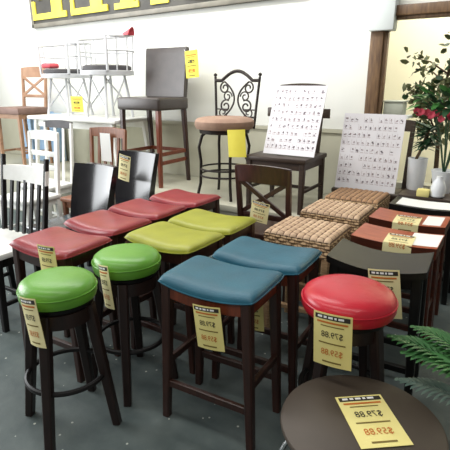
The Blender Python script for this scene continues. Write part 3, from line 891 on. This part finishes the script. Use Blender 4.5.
price_tag('pale tag hanging between the two black leather dining chairs', (-2.52, 2.59, 0.845), 0.115, 0.2, 0, R(10), 0, 'paper_cream')
price_tag('small yellow tag hanging from the left white armchair', (-3.76, 3.24, 1.25), 0.17, 0.15, 0, 0, 0, 'paper_yellow', ('8', '8'), header=False)
price_tag('small price tag hanging from the second blue stool, seen past a leg', (-0.84, 1.56, 0.52), 0.10, 0.16, 0, R(-4), 0, 'paper')
t8 = price_tag('cream price tag draped over the front edge of the nearer chestnut stool', (-0.415, 2.254, 0.6195), 0.135, 0.23, R(3), 0, 0, 'paper_cream', bend=0.16)
t9 = price_tag('cream price tag draped over the front edge of the farther chestnut stool', (-0.455, 2.644, 0.6195), 0.14, 0.22, R(3), 0, 0, 'paper_cream', bend=0.16)
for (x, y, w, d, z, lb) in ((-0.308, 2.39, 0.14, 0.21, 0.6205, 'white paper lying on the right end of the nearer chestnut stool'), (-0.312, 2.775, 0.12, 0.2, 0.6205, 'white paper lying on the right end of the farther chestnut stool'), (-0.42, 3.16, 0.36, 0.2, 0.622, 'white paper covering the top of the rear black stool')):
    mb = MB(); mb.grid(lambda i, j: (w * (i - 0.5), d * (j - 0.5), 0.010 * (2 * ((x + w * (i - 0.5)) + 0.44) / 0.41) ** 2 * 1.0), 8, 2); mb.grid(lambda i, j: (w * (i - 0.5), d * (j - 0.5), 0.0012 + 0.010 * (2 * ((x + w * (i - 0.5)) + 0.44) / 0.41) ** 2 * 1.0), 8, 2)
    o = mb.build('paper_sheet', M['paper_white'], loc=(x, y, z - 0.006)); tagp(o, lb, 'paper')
# tag lying on the round table
t6 = price_tag('price tag lying flat on the dark round table', (-0.312, 1.326, 0.3835), 0.155, 0.225, R(38), 0, R(-90), 'paper', curl=0.0)
mb = MB(); mb.box((0, 0, -0.12), (0.12, 0.002, 0.24))
o = mb.build('paper_sheet', M['paper_white'], loc=(-2.985, 2.84, 0.965)); tagp(o, 'white paper hanging in the back of the reddish brown chair', 'paper')


# ------------------------------------------------------------------ plants on the right
def leaf(mb, p, d, up, ln, w):
    d = Vector(d).normalized(); up = Vector(up); s = d.cross(up)
    if s.length < 1e-3: s = Vector((1, 0, 0))
    s.normalize(); n = s.cross(d); p = Vector(p)
    vs = [p, p + d * ln * 0.35 + s * w * 0.5 + n * ln * 0.05, p + d * ln * 0.35 - s * w * 0.5 + n * ln * 0.05, p + d * ln * 0.75 + s * w * 0.36, p + d * ln * 0.75 - s * w * 0.36, p + d * ln - n * ln * 0.08,
          p + d * ln * 0.4, p + d * ln * 0.75 - n * 0.01 * ln]
    mb.add(vs, [(0, 1, 6), (0, 6, 2), (1, 3, 7, 6), (6, 7, 4, 2), (3, 5, 7), (7, 5, 4)])


rnd = random.Random(11)
def rv(): return Vector((rnd.uniform(-1, 1), rnd.uniform(-1, 1), rnd.uniform(-0.8, 0.8)))

# dark plant stand
t = thing('plant_stand', 'low dark wooden stand at the right holding the potted plants', 'table', (-0.20, 3.52, 0))
mb = MB(); mb.box((0, 0, 0.605), (0.9, 0.34, 0.03), bev=0.006); mb.build('table_top', M['darkbrown'], t)
mb = MB(); mb.box((0, 0, 0.24), (0.8, 0.28, 0.02)); mb.build('shelf', M['darkbrown'], t, False)
for sx in (-1, 1):
    for sy in (-1, 1):
        mb = MB(); mb.beam((sx * 0.41, sy * 0.13, 0.59), (sx * 0.41, sy * 0.13, 0), 0.04, 0.04); mb.build('leg', M['darkbrown'], t)
mb = MB(); mb.box((0, -0.145, 0.565), (0.78, 0.02, 0.05)); mb.build('apron', M['darkbrown'], t, False)

# tree behind
t = thing('potted_tree', 'tall leafy potted tree in front of the cream wall at the right edge', 'plant', (-0.56, 4.25, 0))
mb = MB(); mb.lathe([(0.11, 0), (0.15, 0.26), (0.16, 0.28), (0.14, 0.28), (0.13, 0.25)], 28); mb.build('pot', M['terracotta'], t)
mb = MB(); mb.tube([(0, 0, 0.2), (0.02, 0, 0.7), (-0.01, 0.02, 1.2), (0.03, 0, 1.6)], [0.022, 0.019, 0.014, 0.008], 8)
tips = []
for k in range(26):
    z0 = rnd.uniform(0.9, 1.5); a = rnd.uniform(0, 2 * PI); ln = rnd.uniform(0.14, 0.30)
    p0 = Vector((0.01, 0.01, z0)); p2 = p0 + Vector((math.cos(a) * ln, math.sin(a) * ln * 0.8, rnd.uniform(0.02, 0.3))); p1 = p0.lerp(p2, 0.5) + Vector((0, 0, 0.03))
    mb.tube([p0, p1, p2], [0.008, 0.006, 0.003], 5); tips += [p1, p2, p0.lerp(p2, 0.75)]
mb.build('trunk', M['bark'], t)
mb = MB()
for p in tips:
    for k in range(7):
        mb.cur = 0 if rnd.random() < 0.75 else 1
        d = rv() + Vector((0, 0, -0.2)); q = p + rv() * 0.06
        leaf(mb, q, d, rv(), rnd.uniform(0.05, 0.09), rnd.uniform(0.03, 0.05))
mb.build('foliage', [M['leaf'], M['leaf2']], t)

# broad-leaved plant with red flowers
t = thing('flowering_plant', 'potted plant with broad green leaves over crimson flowers on the stand', 'plant', (-0.40, 3.58, 0.62))
mb = MB(); mb.lathe([(0.055, 0), (0.08, 0.14), (0.085, 0.16), (0.072, 0.16), (0.068, 0.13)], 28); mb.build('pot', M['glaze'], t)
mb = MB()
for k in range(7):
    a = k * 0.9; mb.tube([(0, 0, 0.12), (0.05 * math.cos(a), 0.04 * math.sin(a), 0.35), (0.12 * math.cos(a), 0.09 * math.sin(a), 0.55)], 0.005, 5)
mb.build('stems', M['leaf2'], t)
mb = MB()
for k in range(110):
    p = Vector((rnd.uniform(-0.2, 0.22), rnd.uniform(-0.1, 0.1), rnd.uniform(0.56, 0.70)))
    mb.cur = 0 if rnd.random() < 0.6 else 1
    leaf(mb, p, Vector((p.x * 3, p.y * 3 - 0.3, rnd.uniform(-0.3, 0.5))), (0, 0, 1), rnd.uniform(0.08, 0.14), rnd.uniform(0.045, 0.07))
mb.build('leaves', [M['leaf3'], M['leaf2']], t)
for k in range(18):
    c = Vector((-0.22 + 0.4 * ((k * 0.618) % 1), rnd.uniform(-0.13, -0.02), rnd.uniform(0.52, 0.57)))
    mb = MB()
    for q in range(8):
        a = q / 8 * 2 * PI
        leaf(mb, c, (math.cos(a), -0.4, math.sin(a)), (0, -1, 0.2), 0.026, 0.024)
    mb.build('flower', M['petal'], t)

# spiky plant in a white planter
t = thing('spiky_plant', 'dark green spiky plant in a white planter on the dark stand', 'plant', (-0.585, 3.60, 0.62))
mb = MB(); mb.lathe([(0.055, 0), (0.06, 0.02), (0.068, 0.21), (0.07, 0.23), (0.06, 0.23), (0.057, 0.21)], 32); mb.build('planter', M['glaze'], t)
mb = MB(); mb.tube([(-0.02, 0, 0.2), (0.015, 0, 0.3), (0.05, 0, 0.44)], 0.011, 7); mb.build('stem', M['bark'], t)
mb = MB()
for k in range(90):
    a = rnd.uniform(0, 2 * PI); e = rnd.uniform(-0.5, 0.7)
    leaf(mb, (0.045, 0, rnd.uniform(0.30, 0.45)), (math.cos(a), math.sin(a), e), (0, 0, 1), rnd.uniform(0.09, 0.15), 0.024)
mb.build('leaves', M['leaf2'], t)
mb = MB(); mb.lathe([(0.03, 0), (0.045, 0.01), (0.05, 0.07), (0.035, 0.11), (0.02, 0.13), (0.02, 0.145)], 24)
o = mb.build('white_vase', M['glaze'], loc=(-0.40, 3.40, 0.62)); tagp(o, 'small white vase on the dark stand beside the white planter', 'vase')
mb = MB(); mb.box((0, 0, 0.05), (0.15, 0.14, 0.1), bev=0.008); mb.box((0, 0, 0.106), (0.17, 0.16, 0.014), bev=0.005)
o = mb.build('storage_box', M['grey_box'], loc=(-0.86, 3.94, 1.13)); tagp(o, 'grey-green lidded box on a ledge just above the right-hand sheet', 'box')
mb = MB(); mb.box((-0.86, 3.96, 1.118), (0.24, 0.18, 0.02)); struct('trim_ledge', mb, M['corner_white'])

mb = MB(); mb.box((0, 0, 0.025), (0.08, 0.06, 0.05), bev=0.004)
o = mb.build('small_carton', M['paper'], loc=(-0.49, 3.385, 0.62)); tagp(o, 'small pale yellow carton at the front of the dark plant stand', 'box')
# palm in the right foreground
t = thing('potted_palm', 'green palm whose fronds reach in at the lower right beside the round table', 'plant', (0.12, 1.60, 0))
mb = MB(); mb.lathe([(0.09, 0), (0.12, 0.2), (0.13, 0.22), (0.115, 0.22), (0.11, 0.19)], 28); mb.build('pot', M['terracotta'], t)
mb = MB(); mb.lathe([(0.112, 0.19), (0.05, 0.2), (0.005, 0.2)], 20); mb.build('soil', M['bark'], t)
def frond(p1, p2, ln, w, m, nm='frond'):
    mb = MB(); pts = []
    p0 = Vector((0, 0, 0.2)); p1 = Vector(p1); p2 = Vector(p2)
    for k in range(22):
        u = k / 21; pts.append(p0 * (1 - u) ** 2 + p1 * 2 * u * (1 - u) + p2 * u * u)
    mb.tube(pts, [0.004 * (1 - 0.75 * k / 21) for k in range(22)], 5)
    for k in range(6, 22):
        d = (pts[min(21, k + 1)] - pts[k - 1]).normalized(); s = d.cross(Vector((0, 0, 1))).normalized()
        for sg_ in (-1, 1):
            L_ = ln * math.sin(PI * min(1, (k - 4) / 17.5 * 0.86 + 0.12))
            leaf(mb, pts[k], d * 0.75 + s * sg_ * 0.75 + Vector((0, 0, -0.12)), (0, 0, 1), L_, w)
            leaf(mb, (pts[k] + pts[k - 1]) / 2, d * 0.8 + s * sg_ * 0.7 + Vector((0, 0, 0.08)), (0, 0, 1), L_ * 0.95, w)
    mb.build(nm, m, t)
frond((-0.10, -0.03, 0.50), (-0.385, -0.09, 0.53), 0.11, 0.017, M['frond'])
frond((-0.07, -0.06, 0.50), (-0.33, -0.13, 0.505), 0.10, 0.017, M['frond'])
frond((-0.08, 0.02, 0.52), (-0.33, 0.02, 0.53), 0.10, 0.016, M['frond'])
frond((-0.08, -0.1, 0.42), (-0.335, -0.15, 0.41), 0.085, 0.014, M['frond_grey'])
frond((-0.05, 0.1, 0.55), (-0.2, 0.22, 0.56), 0.08, 0.013, M['frond'])
for k in range(6):
    a = R(-80) + k * R(32)
    frond((0.14 * math.cos(a), 0.14 * math.sin(a), 0.5), (0.34 * math.cos(a), 0.34 * math.sin(a), 0.47), 0.08, 0.013, M['frond'])
